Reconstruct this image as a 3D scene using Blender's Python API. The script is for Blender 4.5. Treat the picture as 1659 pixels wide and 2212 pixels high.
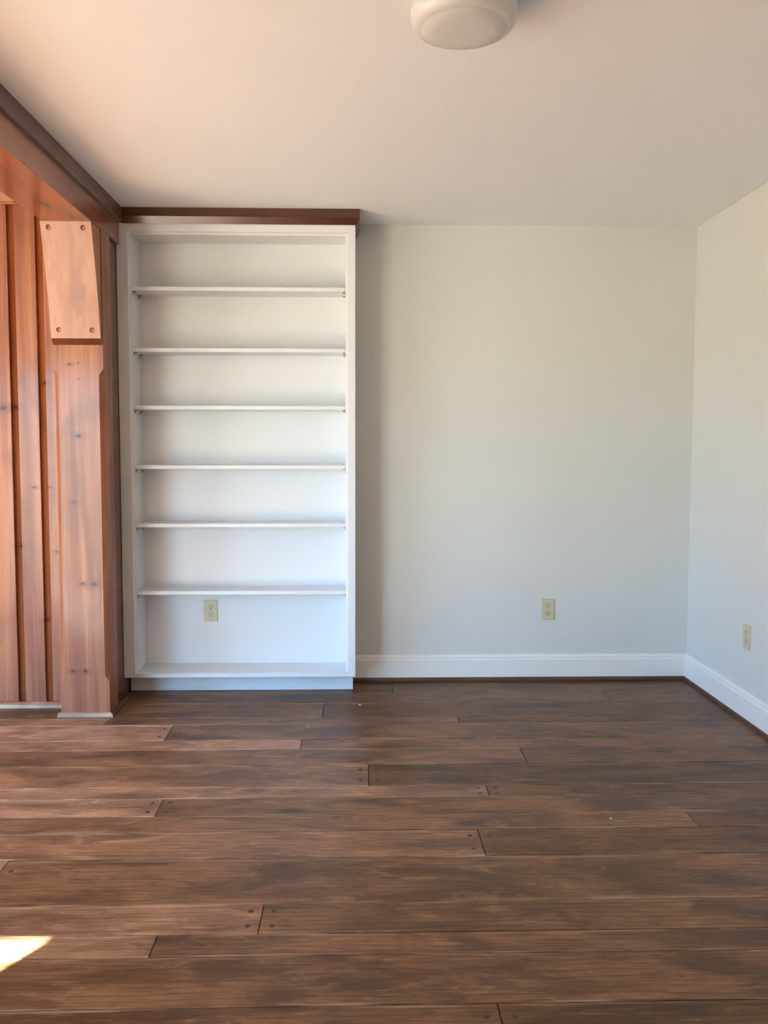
import bpy, bmesh, math, random
from mathutils import Vector, Matrix

# ---------------------------------------------------------------- clear
for o in list(bpy.data.objects):
    bpy.data.objects.remove(o, do_unlink=True)
S = bpy.context.scene
COL = S.collection
rnd = random.Random(7)

# ---------------------------------------------------------------- camera
W, H = 1659, 2212
F, PX, PY, YAW, PIT, ROL = 1816.957, 814.187, 1082.42, 0.02558, 0.06612, 0.00152
cam_d = bpy.data.cameras.new('camera')
cam = bpy.data.objects.new('camera', cam_d)
COL.objects.link(cam)
fw = Vector((math.sin(YAW), math.cos(YAW), 0))
rt = Vector((math.cos(YAW), -math.sin(YAW), 0))
up = Vector((0, 0, 1))
fw2 = math.cos(PIT) * fw - math.sin(PIT) * up
up2 = math.sin(PIT) * fw + math.cos(PIT) * up
r2 = math.cos(ROL) * rt + math.sin(ROL) * up2
u2 = -math.sin(ROL) * rt + math.cos(ROL) * up2
M = Matrix((r2, u2, -fw2)).transposed().to_4x4()
M.translation = Vector((0, -4.50806, 1.28028))
cam.matrix_world = M
cam_d.sensor_fit = 'HORIZONTAL'
cam_d.sensor_width = 36
cam_d.lens = F / W * 36
cam_d.shift_x = (W / 2 - PX) / W
cam_d.shift_y = (PY - H / 2) / W
cam_d.clip_start = 0.05
S.camera = cam

# ---------------------------------------------------------------- sky, sun, exposure
S.view_settings.view_transform = 'Standard'
S.view_settings.look = 'None'
S.view_settings.gamma = 1
S.view_settings.use_curve_mapping = False
S.view_settings.exposure = 1.46

world = bpy.data.worlds.new('sky')
S.world = world
world.use_nodes = True
wn = world.node_tree
wn.nodes.clear()
sky = wn.nodes.new('ShaderNodeTexSky')
sky.sky_type = 'NISHITA'
sky.sun_disc = False
sky.sun_elevation = math.atan(0.687)
sky.sun_rotation = math.radians(211)
bg = wn.nodes.new('ShaderNodeBackground')
bg.inputs['Strength'].default_value = 0.63
wo = wn.nodes.new('ShaderNodeOutputWorld')
tint = wn.nodes.new('ShaderNodeMix')          # cool daylight seen with a camera balanced for the warm room
tint.data_type, tint.blend_type = 'RGBA', 'MULTIPLY'
tint.inputs[0].default_value = 1.0
tint.inputs[7].default_value = (0.235, 0.60, 1.13, 1)
wn.links.new(sky.outputs[0], tint.inputs[6])
wn.links.new(tint.outputs[2], bg.inputs[0])
wn.links.new(bg.outputs[0], wo.inputs[0])

sun_d = bpy.data.lights.new('sun', 'SUN')
sun_d.energy = 54.0
sun_d.angle = math.radians(0.53)
sun_d.color = (0.95, 0.98, 0.87)
sun = bpy.data.objects.new('sun', sun_d)
COL.objects.link(sun)
EL = math.atan(0.687)
sdir = Vector((0.52 * math.cos(EL), 0.855 * math.cos(EL), -math.sin(EL)))
sun.rotation_euler = sdir.to_track_quat('-Z', 'Y').to_euler()
sun.location = (-6, -10, 6)


def portal(name, loc, rot, sx, sy):
    d = bpy.data.lights.new(name, 'AREA')
    d.shape = 'RECTANGLE'
    d.size, d.size_y = sx, sy
    d.cycles.is_portal = True
    o = bpy.data.objects.new(name, d)
    o.location, o.rotation_euler = loc, rot
    COL.objects.link(o)


WX0, WX1, WZ0, WZ1, REAR = -3.45, -2.219, 0.04, 2.031, -4.75      # rear patio opening
LY0, LY1, LZ0, LZ1, LEFT = -4.0, -1.7, 0.10, 2.05, -3.9          # window of the room on the left
portal('rear_portal', ((WX0 + WX1) / 2, REAR - 0.02, (WZ0 + WZ1) / 2), (math.pi / 2, 0, 0), WX1 - WX0, WZ1 - WZ0)
portal('left_portal', (LEFT - 0.02, (LY0 + LY1) / 2, (LZ0 + LZ1) / 2), (math.pi / 2, 0, -math.pi / 2), LY1 - LY0, LZ1 - LZ0)


# ---------------------------------------------------------------- node helper
class NT:
    def __init__(s, name):
        s.m = bpy.data.materials.new(name)
        s.m.use_nodes = True
        s.t = s.m.node_tree
        s.t.nodes.clear()
        s.out = s.t.nodes.new('ShaderNodeOutputMaterial')
        s.b = s.t.nodes.new('ShaderNodeBsdfPrincipled')
        s.t.links.new(s.b.outputs[0], s.out.inputs[0])

    def n(s, kind, **kw):
        nd = s.t.nodes.new(kind)
        for k, v in kw.items():
            setattr(nd, k, v)
        return nd

    def put(s, sock, v):
        if isinstance(v, bpy.types.NodeSocket):
            s.t.links.new(v, sock)
        elif isinstance(v, (tuple, list)) and len(v) == 3 and sock.type == 'RGBA':
            sock.default_value = (*v, 1)
        else:
            sock.default_value = v

    def math(s, op, a, b=0.0, c=None, clamp=False):
        nd = s.n('ShaderNodeMath', operation=op, use_clamp=clamp)
        s.put(nd.inputs[0], a)
        s.put(nd.inputs[1], b)
        if c is not None:
            s.put(nd.inputs[2], c)
        return nd.outputs[0]

    def vmath(s, op, a, b):
        nd = s.n('ShaderNodeVectorMath', operation=op)
        s.put(nd.inputs[0], a)
        s.put(nd.inputs[1], b)
        return nd.outputs['Value'] if op in ('LENGTH', 'DOT_PRODUCT', 'DISTANCE') else nd.outputs[0]

    def mix(s, f, a, b, mode='MIX'):
        nd = s.n('ShaderNodeMix', data_type='RGBA', blend_type=mode)
        s.put(nd.inputs[0], f)
        s.put(nd.inputs[6], a)
        s.put(nd.inputs[7], b)
        return nd.outputs[2]

    def ss(s, v, lo, hi, a=0.0, b=1.0):
        nd = s.n('ShaderNodeMapRange', interpolation_type='SMOOTHSTEP')
        for i, x in enumerate((v, lo, hi, a, b)):
            s.put(nd.inputs[i], x)
        return nd.outputs[0]

    def noise(s, vec, scale=1.0, detail=3.0, rough=0.55, dist=0.0):
        nd = s.n('ShaderNodeTexNoise')
        s.put(nd.inputs['Vector'], vec)
        s.put(nd.inputs['Scale'], scale)
        s.put(nd.inputs['Detail'], detail)
        s.put(nd.inputs['Roughness'], rough)
        s.put(nd.inputs['Distortion'], dist)
        return nd.outputs[0]

    def pos(s):
        return s.n('ShaderNodeNewGeometry').outputs['Position']

    def rand(s):
        return s.n('ShaderNodeObjectInfo').outputs['Random']

    def bump(s, h, strength, dist=0.001):
        nd = s.n('ShaderNodeBump')
        s.put(nd.inputs['Height'], h)
        nd.inputs['Strength'].default_value = strength
        nd.inputs['Distance'].default_value = dist
        s.t.links.new(nd.outputs[0], s.b.inputs['Normal'])

    def set(s, **kw):
        for k, v in kw.items():
            s.put(s.b.inputs[k.replace('_', ' ')], v)
        return s.m


def paint(name, col, rough, var=0.03, coat=0.0):
    t = NT(name)
    f = t.noise(t.pos(), 1.3, 3)
    c = t.mix(f, tuple(x * (1 - var) for x in col), tuple(min(1, x * (1 + var)) for x in col))
    t.bump(t.noise(t.pos(), 260, 2), 0.05, 0.0006)
    return t.set(Base_Color=c, Roughness=rough, Coat_Weight=coat)


def plain(name, col, rough, metal=0.0):
    return NT(name).set(Base_Color=col, Roughness=rough, Metallic=metal)


def floor_wood():
    t = NT('scraped_oak')
    p = t.pos()
    r = t.rand()
    off = t.n('ShaderNodeCombineXYZ')
    t.put(off.inputs[0], t.math('MULTIPLY', r, 61.7))
    t.put(off.inputs[1], t.math('MULTIPLY', r, 23.3))
    q = t.vmath('ADD', p, off.outputs[0])
    # soft stretched patches of stain
    patch = t.noise(t.vmath('MULTIPLY', q, (2.2, 6.5, 1)), 1.0, 4, 0.6, 0.6)
    blot = t.noise(t.vmath('MULTIPLY', q, (5.5, 17, 1)), 1.0, 6, 0.7, 0.8)
    # fine pores and cathedral grain
    fine = t.noise(t.vmath('MULTIPLY', q, (9, 210, 1)), 1.0, 4, 0.65)
    wv = t.n('ShaderNodeTexWave', wave_type='BANDS', bands_direction='Y', wave_profile='SAW')
    t.put(wv.inputs['Vector'], t.vmath('MULTIPLY', q, (0.9, 5.5, 1)))
    wv.inputs['Scale'].default_value = 2.6
    wv.inputs['Distortion'].default_value = 7.0
    wv.inputs['Detail'].default_value = 3.0
    wv.inputs['Detail Scale'].default_value = 0.9
    grain = wv.outputs[1]
    c = t.mix(t.ss(patch, 0.32, 0.68), (0.092, 0.038, 0.013), (0.262, 0.122, 0.047))
    c = t.mix(t.ss(blot, 0.50, 0.70, 0, 0.65), c, (0.060, 0.029, 0.017))
    c = t.mix(t.ss(blot, 0.48, 0.28, 0, 0.6), c, (0.40, 0.215, 0.098))
    c = t.mix(t.ss(grain, 0.72, 1.0, 0, 0.6), c, (0.070, 0.032, 0.016))
    c = t.mix(t.ss(fine, 0.50, 0.68, 0, 0.62), c, (0.060, 0.028, 0.014))
    c = t.mix(t.ss(fine, 0.46, 0.30, 0, 0.30), c, (0.36, 0.22, 0.12))
    # worn pale edges along each board
    g = t.n('ShaderNodeTexCoord').outputs['Generated']
    sp = t.n('ShaderNodeSeparateXYZ')
    t.put(sp.inputs[0], g)
    gy = sp.outputs[1]
    e = t.math('MINIMUM', gy, t.math('SUBTRACT', 1.0, gy))
    wear = t.noise(t.vmath('MULTIPLY', q, (3.0, 60, 1)), 1.0, 4, 0.6)
    e = t.math('MULTIPLY', t.ss(e, 0.10, 0.01), t.ss(wear, 0.46, 0.66))
    c = t.mix(t.math('MULTIPLY', e, 0.68), c, (0.46, 0.30, 0.165))
    # knots
    vo = t.n('ShaderNodeTexVoronoi', feature='F1')
    t.put(vo.inputs['Vector'], t.vmath('MULTIPLY', q, (1.5, 4.0, 0.001)))
    t.put(vo.inputs['Scale'], 1.0)
    knot = t.ss(vo.outputs['Distance'], 0.12, 0.03)
    c = t.mix(t.math('MULTIPLY', knot, 0.75), c, (0.045, 0.022, 0.016))
    # per board value shift, carries the light falloff painted across the floor
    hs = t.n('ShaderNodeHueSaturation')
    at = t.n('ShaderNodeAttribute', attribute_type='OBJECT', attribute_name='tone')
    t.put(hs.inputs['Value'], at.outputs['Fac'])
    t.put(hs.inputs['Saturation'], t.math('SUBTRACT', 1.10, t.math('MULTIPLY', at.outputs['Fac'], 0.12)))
    t.put(hs.inputs['Color'], c)
    t.bump(t.math('ADD', t.math('MULTIPLY', fine, 0.5), blot), 0.35, 0.002)
    return t.set(Base_Color=hs.outputs[0], Roughness=t.math('ADD', 0.30, t.math('MULTIPLY', patch, 0.2)), IOR=1.38)


def pine(name, axis, light, mid, dark, rough=0.3, coat=0.35, knots=(), gen=True, shift=0.25, ior=1.5):
    """stained pine; axis = grain direction; knots = (x, y, z, radius) of the knots of the timber itself"""
    t = NT(name)
    p = t.pos()
    r = t.rand()
    off = t.n('ShaderNodeCombineXYZ')
    for i, k in enumerate((37.1, 17.9, 53.3)):
        t.put(off.inputs[i], t.math('MULTIPLY', r, k))
    q = t.vmath('ADD', p, off.outputs[0])
    L = {'x': (1, 0, 0), 'y': (0, 1, 0), 'z': (0, 0, 1)}[axis]

    def sc(a, b):
        return tuple(a if k else b for k in L)
    band = t.noise(t.vmath('MULTIPLY', q, sc(0.7, 17)), 1.0, 3, 0.5, 0.5)
    streak = t.noise(t.vmath('MULTIPLY', q, sc(1.6, 52)), 1.0, 4, 0.6, 0.3)
    cloud = t.noise(t.vmath('MULTIPLY', q, sc(2.4, 5)), 1.0, 3, 0.5, 0.4)
    fine = t.noise(t.vmath('MULTIPLY', q, sc(6, 420)), 1.0, 2, 0.5)
    c = t.mix(t.ss(band, 0.34, 0.66), mid, light)
    c = t.mix(t.ss(streak, 0.50, 0.78, 0, 0.40), c, dark)
    c = t.mix(t.ss(cloud, 0.50, 0.72, 0, 0.42), c, dark)
    c = t.mix(t.ss(fine, 0.55, 0.75, 0, 0.25), c, dark)
    if gen:
        vo = t.n('ShaderNodeTexVoronoi', feature='F1')
        t.put(vo.inputs['Vector'], t.vmath('MULTIPLY', q, sc(2.1, 4.2)))
        t.put(vo.inputs['Scale'], 1.0)
        c = t.mix(t.ss(vo.outputs['Distance'], 0.13, 0.04, 0, 0.75), c, tuple(x * 0.35 for x in dark))
    for (x, y, z, rad) in knots:
        d = t.vmath('LENGTH', t.vmath('MULTIPLY', t.vmath('SUBTRACT', p, (x, y, z)), (0.75, 0.25, 1.25)), (0, 0, 0))
        d = t.math('ADD', d, t.math('MULTIPLY', t.math('SUBTRACT', t.noise(p, 90, 2), 0.5), rad * 0.7))
        c = t.mix(t.ss(d, rad * 3.2, rad, 0, 0.35), c, dark)
        c = t.mix(t.ss(d, rad, rad * 0.45, 0, 0.85), c, tuple(v * 0.25 for v in dark))
    hs = t.n('ShaderNodeHueSaturation')
    t.put(hs.inputs['Value'], t.math('ADD', 1 - shift / 2, t.math('MULTIPLY', r, shift)))
    t.put(hs.inputs['Color'], c)
    t.bump(streak, 0.12, 0.001)
    return t.set(Base_Color=hs.outputs[0], Roughness=t.math('ADD', rough, t.math('MULTIPLY', cloud, 0.12)),
                 Coat_Weight=coat, Coat_Roughness=0.16, IOR=ior)


KN = [(-1.279, -.575, 1.321, .013), (-1.307, -.575, 1.014, .009), (-1.276, -.575, .632, .010), (-1.222, -.575, .630, .016),
      (-1.329, -.575, .217, .009), (-1.270, -.575, .217, .010), (-1.313, -.575, 1.650, .007)]
KP = [(-1.543, -.43, 1.076, .008), (-1.470, -.43, 1.076, .006), (-1.628, -.43, 1.459, .014), (-1.68, -.43, 1.455, .016),
      (-1.617, -.43, .792, .011), (-1.485, -.43, 1.575, .012), (-1.442, -.43, .765, .008), (-1.50, -.43, .43, .010)]
P_L, P_M, P_D = (0.40, 0.150, 0.062), (0.245, 0.076, 0.030), (0.112, 0.029, 0.014)
M_PANEL = pine('pine_boards', 'z', P_L, P_M, P_D, 0.42, 0.45, KP, False, 0.3, 1.35)
M_TONGUE = pine('pine_tongues', 'z', (0.28, 0.076, 0.019), (0.21, 0.052, 0.012), (0.10, 0.023, 0.006), 0.6, 0.0, KP, False, 0.2, 1.2)
M_POST = pine('pine_post', 'z', P_L, P_M, P_D, 0.42, 0.45, KN, False, 0.1, 1.35)
M_BRACE = pine('pine_brace', 'z', (0.46, 0.185, 0.075), (0.36, 0.130, 0.050), (0.20, 0.062, 0.024), 0.42, 0.4, (), False, 0.1)
M_BEAM = pine('pine_beam', 'y', (0.31, 0.085, 0.028), (0.22, 0.058, 0.020), (0.11, 0.028, 0.011), 0.35, 0.9,
              ((-1.27, -0.95, 2.262, .016), (-1.22, -0.78, 2.262, .014)), False, 0.1)
M_END = pine('stained_end_grain', 'x', (0.15, 0.040, 0.013), (0.10, 0.026, 0.009), (0.05, 0.012, 0.005), 0.6, 0.0, (), False, 0.1, 1.3)
M_DARK = pine('dark_stained_trim', 'y', (0.16, 0.052, 0.020), (0.105, 0.032, 0.012), (0.05, 0.015, 0.007), 0.3, 0.4, (), False, 0.1)
M_DARKX = pine('dark_stained_cornice', 'x', (0.105, 0.026, 0.008), (0.065, 0.015, 0.005), (0.028, 0.007, 0.003), 0.26, 0.5,
               ((-0.96, -.275, 2.386, .008), (-0.84, -.275, 2.40, .010), (-0.45, -.275, 2.40, .010)), False, 0.1)
M_SHOE = pine('oak_shoe_moulding', 'x', (0.145, 0.065, 0.030), (0.095, 0.042, 0.020), (0.05, 0.021, 0.011), 0.4, 0.2, (), False, 0.1)
M_WORN = pine('worn_shoe_edge', 'x', (0.60, 0.46, 0.33), (0.36, 0.24, 0.15), (0.12, 0.06, 0.035), 0.65, 0.0, (), False, 0.1)
M_FLOOR = floor_wood()
M_GAP = plain('floor_gap', (0.030, 0.015, 0.009), 0.8)
M_PEG = plain('dark_wood_plug', (0.045, 0.028, 0.020), 0.5)
M_PEGL = plain('pine_plug', (0.36, 0.155, 0.085), 0.4)
M_WALL = paint('wall_paint', (0.755, 0.735, 0.675), 0.6)
M_CEIL = paint('ceiling_paint', (0.90, 0.89, 0.90), 0.75)
M_WHITE = paint('white_trim_paint', (0.95, 0.91, 0.83), 0.32, 0.015)
M_SHELF = paint('white_shelf_paint', (0.81, 0.81, 0.80), 0.36, 0.015)
M_IVORY = plain('ivory_plastic', (0.66, 0.58, 0.38), 0.35)
M_SLOT = plain('slot_black', (0.012, 0.011, 0.010), 0.6)
M_STEEL = plain('brass_pin', (0.30, 0.24, 0.15), 0.4, 0.8)
M_SCREW = plain('screw_ivory', (0.52, 0.47, 0.34), 0.3, 0.3)
M_LAMPW = plain('lamp_white', (0.80, 0.78, 0.74), 0.35)
M_FROST = plain('lamp_frosted', (0.66, 0.635, 0.61), 0.28)
M_CHIP = plain('chip_white', (0.9, 0.9, 0.88), 0.6)
M_GROUND = paint('sunlit_ground', (0.20, 0.185, 0.145), 0.9, 0.15)


# ---------------------------------------------------------------- mesh helpers
def link(name, me, mat, parent=None):
    o = bpy.data.objects.new(name, me)
    COL.objects.link(o)
    if mat and not me.materials:
        me.materials.append(mat)
    if parent:
        o.parent = parent
        o.matrix_parent_inverse = Matrix.Translation(-parent.location)
    return o


def bm_obj(name, bm, mat, parent=None, smooth=False):
    bmesh.ops.recalc_face_normals(bm, faces=bm.faces)
    me = bpy.data.meshes.new(name)
    if smooth:
        for f in bm.faces:
            f.smooth = True
    bm.to_mesh(me)
    bm.free()
    return link(name, me, mat, parent)


def add_box(bm, x0, x1, y0, y1, z0, z1, bev=0.0, seg=1):
    vs = [bm.verts.new((x, y, z)) for x in (x0, x1) for y in (y0, y1) for z in (z0, z1)]
    fs = [bm.faces.new([vs[i] for i in q]) for q in
          ((0, 1, 3, 2), (4, 6, 7, 5), (0, 4, 5, 1), (2, 3, 7, 6), (0, 2, 6, 4), (1, 5, 7, 3))]
    if bev:
        es = list({e for f in fs for e in f.edges})
        bmesh.ops.bevel(bm, geom=es, offset=bev, segments=seg, affect='EDGES', profile=0.5)


def box(name, x0, x1, y0, y1, z0, z1, mat, parent=None, bev=0.0, seg=1):
    bm = bmesh.new()
    add_box(bm, x0, x1, y0, y1, z0, z1, bev, seg)
    return bm_obj(name, bm, mat, parent)


def prism(name, pts, axis, a0, a1, mat, parent=None, ends=None, smooth=False):
    """closed outline pts swept along an axis: 'x' pts=(y,z), 'y' pts=(x,z), 'z' pts=(x,y); ends(i,a,end) may move the end"""
    bm = bmesh.new()

    def put(p, a):
        return {'x': (a, p[0], p[1]), 'y': (p[0], a, p[1]), 'z': (p[0], p[1], a)}[axis]
    A = [bm.verts.new(put(p, a0 if not ends else ends(p, a0, 0))) for p in pts]
    B = [bm.verts.new(put(p, a1 if not ends else ends(p, a1, 1))) for p in pts]
    n = len(pts)
    bm.faces.new(A)
    bm.faces.new(B[::-1])
    for i in range(n):
        bm.faces.new((A[i], B[i], B[(i + 1) % n], A[(i + 1) % n]))
    return bm_obj(name, bm, mat, parent, smooth)


def cyl(name, c, axis, r, depth, mat, parent=None, n=20, bev=0.0):
    bm = bmesh.new()
    bmesh.ops.create_cone(bm, cap_ends=True, segments=n, radius1=r, radius2=r, depth=depth)
    if bev:
        es = [e for e in bm.edges if len(e.link_faces) == 2 and any(len(f.verts) > 4 for f in e.link_faces)]
        bmesh.ops.bevel(bm, geom=es, offset=bev, segments=2, affect='EDGES', profile=0.5)
    rot = {'x': Matrix.Rotation(math.pi / 2, 4, 'Y'), 'y': Matrix.Rotation(math.pi / 2, 4, 'X'), 'z': Matrix()}[axis]
    bmesh.ops.transform(bm, matrix=Matrix.Translation(c) @ rot, verts=bm.verts)
    return bm_obj(name, bm, mat, parent)


def lathe(name, prof, c, mat, parent=None, n=72):
    bm = bmesh.new()
    rows = []
    for r, z in prof:
        if r < 1e-6:
            rows.append([bm.verts.new((c[0], c[1], z))])
        else:
            rows.append([bm.verts.new((c[0] + r * math.cos(2 * math.pi * k / n), c[1] + r * math.sin(2 * math.pi * k / n), z)) for k in range(n)])
    for a, b in zip(rows, rows[1:]):
        for k in range(n):
            l = (k + 1) % n
            if len(a) == 1:
                bm.faces.new((a[0], b[k], b[l]))
            elif len(b) == 1:
                bm.faces.new((a[k], a[l], b[0]))
            else:
                bm.faces.new((a[k], a[l], b[l], b[k]))
    return bm_obj(name, bm, mat, parent, True)


def thing(name, label, cat, loc=(0, 0, 0), group=None):
    o = bpy.data.objects.new(name, None)
    o.empty_display_size = 0.1
    o.location = loc
    COL.objects.link(o)
    o['label'], o['category'] = label, cat
    if group:
        o['group'] = group
    return o


def struct(o, label=None):
    o['kind'] = 'structure'
    if label:
        o['label'] = label
    return o


# ---------------------------------------------------------------- room shell
XR, HC = 1.8159, 2.44
XB0, XB1, ZB = -1.378, -1.160, 2.262          # the beam: left face, room face, soffit
YW = -0.43                                     # face of the panelled wall
HL = 2.50                                      # ceiling of the room on the left

struct(box('wall_back', -1.36, XR + 0.15, 0.0, 0.15, 0, 2.6, M_WALL), 'plain off-white wall facing the camera')
struct(box('wall_right', XR, XR + 0.15, REAR - 0.15, 0.0, 0, 2.6, M_WALL), 'plain off-white wall along the right side')


def wall_with_hole(name, axis, a0, a1, z0, z1, ha0, ha1, hz0, hz1, t0, t1, mat):
    bm = bmesh.new()
    for (p, q, r, s) in ((a0, ha0, z0, z1), (ha1, a1, z0, z1), (ha0, ha1, z0, hz0), (ha0, ha1, hz1, z1)):
        if q - p > 1e-4 and s - r > 1e-4:
            if axis == 'x':
                add_box(bm, p, q, t0, t1, r, s)
            else:
                add_box(bm, t0, t1, p, q, r, s)
    return struct(bm_obj(name, bm, mat))


wall_with_hole('wall_rear', 'x', LEFT - 0.15, XR + 0.15, 0, 2.6, WX0, WX1, WZ0, WZ1, REAR - 0.15, REAR, M_WALL)
wall_with_hole('wall_outer', 'y', REAR, YW + 0.13, 0, 2.6, LY0, LY1, LZ0, LZ1, LEFT - 0.15, LEFT, M_WALL)
struct(box('ceiling', XB1 - 0.1, XR + 0.1, REAR - 0.1, 0.10, HC, HC + 0.16, M_CEIL), 'smooth white painted ceiling')
struct(box('ceiling.001', LEFT - 0.1, XB1 - 0.1, REAR - 0.1, YW + 0.13, HL, HL + 0.1, M_CEIL))
struct(box('ground', -60, 40, -70, 20, -0.35, -0.15, M_GROUND))

# frames of the rear patio opening and the left window (behind the camera, they let the daylight in)
for nm, ax in (('window_1', 'x'), ('window_2', 'y')):
    bm = bmesh.new()
    a0, a1, z0, z1 = (WX0, WX1, WZ0, WZ1) if ax == 'x' else (LY0, LY1, LZ0, LZ1)
    base = REAR if ax == 'x' else LEFT
    mid = (a0 + a1) / 2
    for (p, q, r, s) in ((a0, a0 + .05, z0, z1), (a1 - .05, a1, z0, z1), (a0 + .05, a1 - .05, z1 - .05, z1),
                         (a0 + .05, a1 - .05, z0, z0 + .05), (mid - .03, mid + .03, z0 + .05, z1 - .05)):
        if ax == 'x':
            add_box(bm, p, q, base - .11, base - .05, r, s, .004)
        else:
            add_box(bm, base - .11, base - .05, p, q, r, s, .004)
    struct(bm_obj(nm, bm, M_WHITE))

# ---------------------------------------------------------------- floor of single planks
floor = struct(box('floor', LEFT - 0.1, XR + 0.1, REAR - 0.1, 0.1, -0.04, -0.011, M_GAP), 'dark brown hand-scraped oak plank floor')
rows = [0.02, -0.225, -0.392, -0.614, -0.707, -0.909, -1.027, -1.203, -1.419, -1.514, -1.662, -1.782, -1.963, -2.227,
        -2.373, -2.468, -2.660]
seq = [0.181, 0.118, 0.216, 0.095, 0.148, 0.264, 0.12, 0.19]
k = 0
while rows[-1] > REAR + 0.02:
    rows.append(rows[-1] - seq[k % len(seq)])
    k += 1
rows[-1] = REAR - 0.02
rows.insert(1, -0.092)
joints = [[-0.62, 0.92], [0.195], [1.287], [-0.156], [0.482], [-1.153, -0.832 + 1.9], [-0.832], [-0.233], [0.697], [0.051], [0.492], [-0.695],
          [1.159], [0.408], [-1.068], [-0.256], [-0.518], [0.9], [0.326]]
joints[5] = [-0.832]
joints[4] = [-1.153, 0.482]
joints[6] = [-0.233]
joints[7] = [0.697]
joints[8] = [0.051]
joints[9] = [0.492]
joints[10] = [-0.695]
joints[11] = [1.159]
joints[12] = [0.408]
joints[13] = [-1.068]
joints[14] = [-0.256]
joints[15] = [-0.518]
joints[16] = []
joints[17] = [0.326]
# board tone per row, left to right, with the room's light falloff painted in
FALLOFF_TONES = {0: (.95, .75), 1: (1.05, .85), 2: (1.0, .9), 3: (1.0, .8), 4: (1.6, 1.15, .85), 5: (2.2, 1.1), 6: (1.9, 1.15), 7: (1.3, .9), 8: (1.5, .75),
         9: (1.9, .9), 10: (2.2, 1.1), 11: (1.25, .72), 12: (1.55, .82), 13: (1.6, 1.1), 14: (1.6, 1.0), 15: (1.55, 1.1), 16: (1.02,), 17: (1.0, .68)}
pegged = {10, 12, 14, 17, 9, 8, 13, 5}
for i in range(len(rows) - 1):
    y1, y0 = rows[i] - 0.0014, rows[i + 1] + 0.0014
    js = sorted(joints[i]) if i < 18 else sorted([rnd.uniform(-1.2, 1.4)])
    # continue the row to both sides with boards of common lengths
    if js and js[0] > -1.0:
        js.insert(0, min(js[0] - rnd.uniform(1.5, 2.1), rnd.uniform(-2.3, -1.85)))
    cuts = [LEFT - 0.02] + js + [XR + 0.02]
    for a, b in zip(cuts, cuts[1:]):
        lift = rnd.uniform(-0.0006, 0.0006)
        bm = bmesh.new()
        add_box(bm, a + 0.0014, b - 0.0014, y0, y1, -0.0115, lift, 0.0008)
        pl = bm_obj('plank', bm, M_FLOOR, floor)
        tl = FALLOFF_TONES.get(i, (1.2, 0.85))
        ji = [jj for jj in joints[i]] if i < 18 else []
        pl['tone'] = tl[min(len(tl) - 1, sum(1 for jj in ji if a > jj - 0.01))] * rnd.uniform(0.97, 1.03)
        if i in pegged:
            for end, sx in ((a, 1), (b, -1)):
                if LEFT < end < XR and -1.3 < end < 1.7:
                    for yy in (y0 + 0.25 * (y1 - y0), y1 - 0.25 * (y1 - y0)):
                        cyl('plug', (end + sx * 0.032, yy, lift - 0.0024), 'z', 0.0075, 0.0056, M_PEG, pl, 12)

# ---------------------------------------------------------------- baseboards
bp = [(0, .022), (.016, .022), (.016, .116), (.0125, .122), (.0125, .134), (.009, .141), (.003, .143), (0, .143)]
sh = [(0, 0), (.019, 0), (.019, .009), (.017, .016), (.012, .021), (.008, .022), (0, .022)]
for part, prof, mat in (('body', bp, M_WHITE), ('shoe', sh, M_SHOE)):
    # back run, mitred into the right run
    o = prism('baseboard_back' if part == 'body' else 'shoe_moulding', [(-d, z) for d, z in prof], 'x', -0.02, XR, mat, None,
              ends=lambda p, a, e: a + (p[0] if e else 0))
    if part == 'body':
        base_back = struct(o, 'white baseboard along the back wall')
    else:
        o.parent = base_back
    o = prism('baseboard_right' if part == 'body' else 'shoe_moulding', [(XR - d, z) for d, z in prof], 'y', REAR, 0.0, mat, None,
              ends=lambda p, a, e: a + ((p[0] - XR) if e else 0))
    if part == 'body':
        base_right = struct(o, 'white baseboard along the right wall')
    else:
        o.parent = base_right

# ---------------------------------------------------------------- panelled wall on the left
pw = struct(box('wall_left', LEFT - 0.1, -1.19, YW + 0.028, -0.27, 0, 2.56, M_TONGUE), 'wall of vertical stained pine boards with recessed grooves')
bx = -1.477
while bx > LEFT - 0.05:
    x1 = -1.385 if bx == -1.477 else bx + 0.098
    box('board', bx, x1, YW, YW + 0.027, 0.02, 2.41, M_PANEL, pw, 0.0012)
    box('tongue', bx - 0.036, bx + 0.002, YW + 0.015, YW + 0.027, 0.02, 2.41, M_TONGUE, pw)
    bx -= 0.132
# crown along the head of the boards, shoe along their foot
prism('crown_moulding', [(YW + .02, 2.407), (YW - .012, 2.407), (YW - .016, 2.411), (YW - .012, 2.417), (YW - .022, 2.43), (YW - .05, 2.47),
                         (YW - .055, HL), (YW + .02, HL)], 'x', LEFT, XB0 + .01, M_PANEL, pw)
prism('shoe_moulding', [(YW, 0), (YW - .016, 0), (YW - .016, .010), (YW - .010, .017), (YW, .019)], 'x', LEFT, -1.4335, M_WORN, pw)
prism('base_strip', [(YW, .019), (YW - .012, .019), (YW - .008, .028), (YW, .031)], 'x', LEFT, -1.433, M_POST, pw)

# ---------------------------------------------------------------- inset jamb between post and bookcase
struct(box('trim_1', -1.35, -1.178, -0.437, -0.004, 0, HC, M_DARK), 'dark stained jamb board between post and bookcase')

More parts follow.
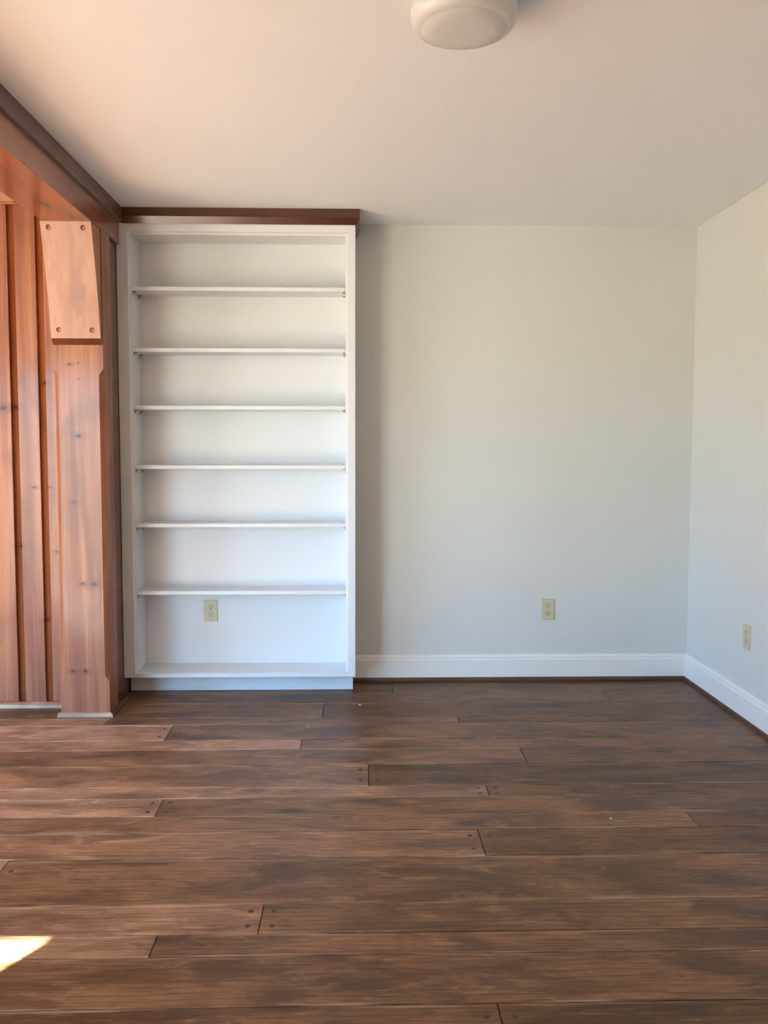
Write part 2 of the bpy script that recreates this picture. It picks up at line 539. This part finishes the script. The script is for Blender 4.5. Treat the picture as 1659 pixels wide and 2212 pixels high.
# ---------------------------------------------------------------- beam
beam = thing('ceiling_beam', 'long dark-stained pine beam under the ceiling along the left side', 'beam', (XB1, -2.5, ZB))
box('beam_body', XB0, XB1, REAR, -0.268, ZB, HC + 0.06, M_BEAM, beam, 0.003)
prism('crown_moulding', [(XB1, 2.366), (XB1 + .016, 2.370), (XB1 + .020, 2.375), (XB1 + .020, 2.409), (XB1 + .0175, 2.411),
                         (XB1 + .0185, 2.413), (XB1 + .0185, HC), (XB1, HC)], 'y', REAR, -0.2885, M_DARK, beam)

# ---------------------------------------------------------------- post with curved brace
PX0, PX1, PYF, PYB = -1.3885, -1.1590, -0.575, -0.437
post = thing('timber_post', 'reddish pine post with chamfered edges carrying the beam beside the bookcase', 'post', ((PX0 + PX1) / 2, -.5, 0))
bm = bmesh.new()
ch = 0.0215
rings = []
for z, c in ((0.0, 0), (.166, 0), (.190, ch), (1.600, ch), (1.630, 0), (ZB, 0)):
    c = max(c, 0.0008)
    pts = [(PX0, PYB), (PX0, PYF + c), (PX0 + c, PYF), (PX1 - c, PYF), (PX1, PYF + c), (PX1, PYB)]
    rings.append([bm.verts.new((x, y, z)) for x, y in pts])
bm.faces.new(rings[0])
bm.faces.new(rings[-1])
for a, b in zip(rings, rings[1:]):
    for i in range(6):
        bm.faces.new((a[i], a[(i + 1) % 6], b[(i + 1) % 6], b[i]))
bm_obj('shaft', bm, M_POST, post)
# two small nail holes in the face of the shaft
for z in (1.656, 1.585):
    cyl('nail_hole', (-1.2745, PYF - .0002, z), 'y', 0.0033, 0.0012, M_SLOT, post, 10)
# brace: side outline (y, z) swept across x
prof = []
for kk in range(25):
    u = kk / 24.0                                   # 0 at the soffit, 1 at the lower edge
    prof.append((-.706 + .152 * u - .0418 * u * u, ZB - .0005 - (ZB - 1.766) * u))
prof.append((-.5755, 1.738))
back = [(-.5755, ZB - .0005)]
BX0, BX1 = -1.3865, -1.1635
brace = prism('knee_brace', prof + back, 'x', BX0, BX1, M_BRACE, post)


def front_y(z):
    for (ya, za), (yb, zb) in zip(prof, prof[1:]):
        if zb <= z <= za:
            return ya + (yb - ya) * (za - z) / (za - zb)
    return -.6


pegs = [(-1.351, 2.236), (-1.200, 2.235), (-1.349, 1.803), (-1.198, 1.802)]
cut = bmesh.new()
for (x, z) in pegs:
    tmp = bmesh.new()
    bmesh.ops.create_cone(tmp, cap_ends=True, segments=20, radius1=.0115, radius2=.0115, depth=.06)
    y = front_y(z)
    bmesh.ops.transform(tmp, matrix=Matrix.Translation((x, y + .018, z)) @ Matrix.Rotation(math.pi / 2, 4, 'X'), verts=tmp.verts)
    me = bpy.data.meshes.new('cut')
    tmp.to_mesh(me)
    tmp.free()
    cut.from_mesh(me)
cutter = bm_obj('cutter', cut, None)
bo = brace.modifiers.new('holes', 'BOOLEAN')
bo.object, bo.operation, bo.solver = cutter, 'DIFFERENCE', 'EXACT'
dg = bpy.context.evaluated_depsgraph_get()
me2 = bpy.data.meshes.new_from_object(brace.evaluated_get(dg))
brace.modifiers.clear()
brace.data = me2
me2.materials.append(M_END)
for f in me2.polygons:
    if f.normal.z < -0.45 and abs(f.normal.x) < 0.2 and f.area > 0.001 and f.center.z < 1.76:
        f.material_index = 1
bpy.data.objects.remove(cutter, do_unlink=True)
for (x, z) in pegs:
    y = front_y(z)
    pg = cyl('peg', (x, y + .020, z), 'y', .0112, .028, M_PEGL, brace, 18, .002)
    pg.parent = brace
    pg.matrix_parent_inverse = Matrix()
# shoe moulding on three sides of the post foot
shf = [(0, 0), (.017, 0), (.017, .010), (.010, .017), (0, .020)]
prism('shoe_moulding', [(PYF - d, z) for d, z in shf], 'x', PX0 - .012, PX1, M_WORN, post, ends=lambda p, a, e: a + ((PYF - p[0]) if e else 0))
prism('shoe_moulding', [(PX1 + d, z) for d, z in shf], 'y', PYF, -0.285, M_SHOE, post, ends=lambda p, a, e: a - ((p[0] - PX1) if not e else 0))

# ---------------------------------------------------------------- bookcase
bc = thing('bookcase', 'tall white built-in bookcase with six empty shelves and dark wood cornice', 'bookcase', (-.59, -.14, 0))
BXL, BXR, BF, BB = -1.1766, 0.0, -0.2655, -0.065
ZT, ZBOT = 2.370, 0.0975
SL, SR = -1.1205, -0.0385            # inner edges of the stiles
IL, IR = -1.1135, -0.0500            # inner faces of the sides
box('stile', BXL, SL, BF, BF + .019, ZBOT, ZT, M_SHELF, bc, .0012)
box('stile', SR, BXR, BF, BF + .019, ZBOT, ZT, M_SHELF, bc, .0012)
box('rail', SL, SR, BF, BF + .019, 2.330, ZT, M_SHELF, bc, .0008)
box('rail', SL, SR, BF, BF + .019, ZBOT, .119, M_SHELF, bc, .0008)
box('side_panel', BXL + .002, IL, BF + .019, -.001, ZBOT, ZT, M_SHELF, bc)
box('side_panel', IR, BXR - .001, BF + .019, -.001, ZBOT, ZT, M_SHELF, bc)
box('top_panel', IL, IR, BF + .0192, -.001, 2.318, ZT, M_SHELF, bc)
box('bottom_panel', IL, IR, BF + .0192, -.001, ZBOT, .120, M_SHELF, bc)
box('back_panel', IL, IR, BB, -.050, .120, 2.318, M_SHELF, bc)
box('toe_kick', -1.170, -.014, -.163, -.0205, .0018, ZBOT, M_SHELF, bc)
for zt in (2.0695, 1.7665, 1.4790, 1.1790, .8825, .5365):
    s = box('shelf', IL + .0012, IR - .0012, -.2285, BB - .0012, zt - .0205, zt, M_SHELF, bc, .003, 2)
    for px, sx in ((IL, 1), (IR, -1)):
        for py in (-.208, -.092):
            bm = bmesh.new()
            add_box(bm, min(px, px + sx * .014), max(px, px + sx * .014), py - .006, py + .006, zt - .0245, zt - .0207)
            add_box(bm, min(px, px + sx * .0018), max(px, px + sx * .0018), py - .006, py + .006, zt - .040, zt - .0207)
            bm_obj('shelf_pin', bm, M_STEEL, s)
# cornice: upper board and bevelled lower edge, on the front and returning on the right side
cp = [(0, 2.368), (.004, 2.366), (.021, 2.398), (.022, HC - .0005), (0, HC - .0005)]
front = prism('cornice', [(BF - d, z) for d, z in cp], 'x', XB1 + .0195, BXR, M_DARKX, bc, ends=lambda p, a, e: a + ((BF - p[0]) if e else 0))
front['label'] = 'dark-stained wooden cornice'
ret = prism('cornice', [(BXR + d, z) for d, z in cp], 'y', BF, -.0005, M_DARK, bc, ends=lambda p, a, e: a - ((p[0] - BXR) if not e else 0))
box('cornice_block', -1.158, BXR, BF + .0005, -.001, ZT + .0005, HC - .0008, M_DARKX, bc)


# ---------------------------------------------------------------- electrical outlets
def outlet(name, label, centre, facing):
    """built facing -y at the origin, then turned; facing 'y' = towards the camera, 'x' = towards -x"""
    root = thing(name, label, 'outlet', (0, 0, 0), 'ivory wall outlets')
    bm = bmesh.new()
    add_box(bm, -.0355, .0355, -.0055, 0, -.0575, .0575, .0022, 2)
    bm_obj('cover_plate', bm, M_IVORY, root)
    for zz in (.0195, -.0195):
        bm = bmesh.new()
        pts = []
        for kk in range(28):
            a = 2 * math.pi * kk / 28
            pts.append((.0172 * math.cos(a), max(-.0142, min(.0142, .0172 * math.sin(a))) + zz))
        A = [bm.verts.new((x, -.0055, z)) for x, z in pts]
        B = [bm.verts.new((x * .96, -.0075, (z - zz) * .96 + zz)) for x, z in pts]
        bm.faces.new(B)
        for kk in range(28):
            bm.faces.new((A[kk], A[(kk + 1) % 28], B[(kk + 1) % 28], B[kk]))
        rec = bm_obj('receptacle', bm, M_IVORY, root)
        for (sx, hh) in ((-.0064, .0042), (.0064, .0034)):
            o = box('slot', sx - .0012, sx + .0012, -.0079, -.0070, zz + .0045 - hh, zz + .0045 + hh, M_SLOT, None)
            o.parent = rec
        bm = bmesh.new()
        bmesh.ops.create_cone(bm, cap_ends=True, segments=14, radius1=.0029, radius2=.0029, depth=.001)
        bmesh.ops.transform(bm, matrix=Matrix.Translation((0, -.0075, zz - .0072)) @ Matrix.Rotation(math.pi / 2, 4, 'X'), verts=bm.verts)
        o = bm_obj('ground_hole', bm, M_SLOT, None)
        o.parent = rec
    bm = bmesh.new()
    bmesh.ops.create_uvsphere(bm, u_segments=12, v_segments=6, radius=.0032)
    bmesh.ops.transform(bm, matrix=Matrix.Translation((0, -.0055, 0)) @ Matrix.Diagonal((1, .5, 1, 1)), verts=bm.verts)
    bm_obj('screw', bm, M_SCREW, root, True)
    root.location = centre
    root.rotation_euler = (0, 0, 0 if facing == 'y' else -math.pi / 2)
    return root


for o in (outlet('electrical_outlet', 'ivory duplex outlet on the back panel of the white bookcase below its lowest shelf', (-.768, BB, .4025), 'y'),
          outlet('electrical_outlet', 'ivory duplex outlet on the plain wall facing the camera, above its baseboard', (1.047, 0, .3925), 'y'),
          outlet('electrical_outlet', 'ivory duplex outlet on the right-hand wall, seen at an angle', (XR, -.703, .3965), 'x')):
    pass

# ---------------------------------------------------------------- ceiling light
LX, LY = .279, -2.270
lamp = thing('ceiling_light', 'round white flush-mount ceiling light, switched off', 'ceiling light', (LX, LY, HC))
lathe('base', [(0, HC - .0005), (.118, HC - .0005), (.121, HC - .004), (.121, HC - .030), (0, HC - .030)], (LX, LY), M_LAMPW, lamp)
lathe('diffuser', [(.1215, HC - .028), (.131, HC - .030), (.1365, HC - .040), (.1375, HC - .055), (.1345, HC - .071), (.1265, HC - .083),
                   (.114, HC - .0885), (.108, HC - .0885), (.1045, HC - .0925), (.075, HC - .0970), (.040, HC - .0995), (0, HC - .1005)], (LX, LY), M_FROST, lamp)

# ---------------------------------------------------------------- specks on the floor
for lab, x, y, a, b in (('tiny white paint chip on the floor just right of the bookcase foot', .021, -.427, .0075, .0045),
                        ('tiny white speck on the right part of the floor', .877, -1.716, .004, .004),
                        ('tiny pale speck on the floor in front of the bookcase', -.217, -.744, .003, .003)):
    bm = bmesh.new()
    vs = [bm.verts.new((x + a * cx, y + b * cy, z)) for z in (.0009, .0026) for cx, cy in ((-1, -.7), (.8, -1), (1, .8), (-.6, 1))]
    for q in ((3, 2, 1, 0), (4, 5, 6, 7), (0, 1, 5, 4), (1, 2, 6, 5), (2, 3, 7, 6), (3, 0, 4, 7)):
        bm.faces.new([vs[i] for i in q])
    o = bm_obj('paint_chip', bm, M_CHIP)
    o['label'], o['category'] = lab, 'debris'
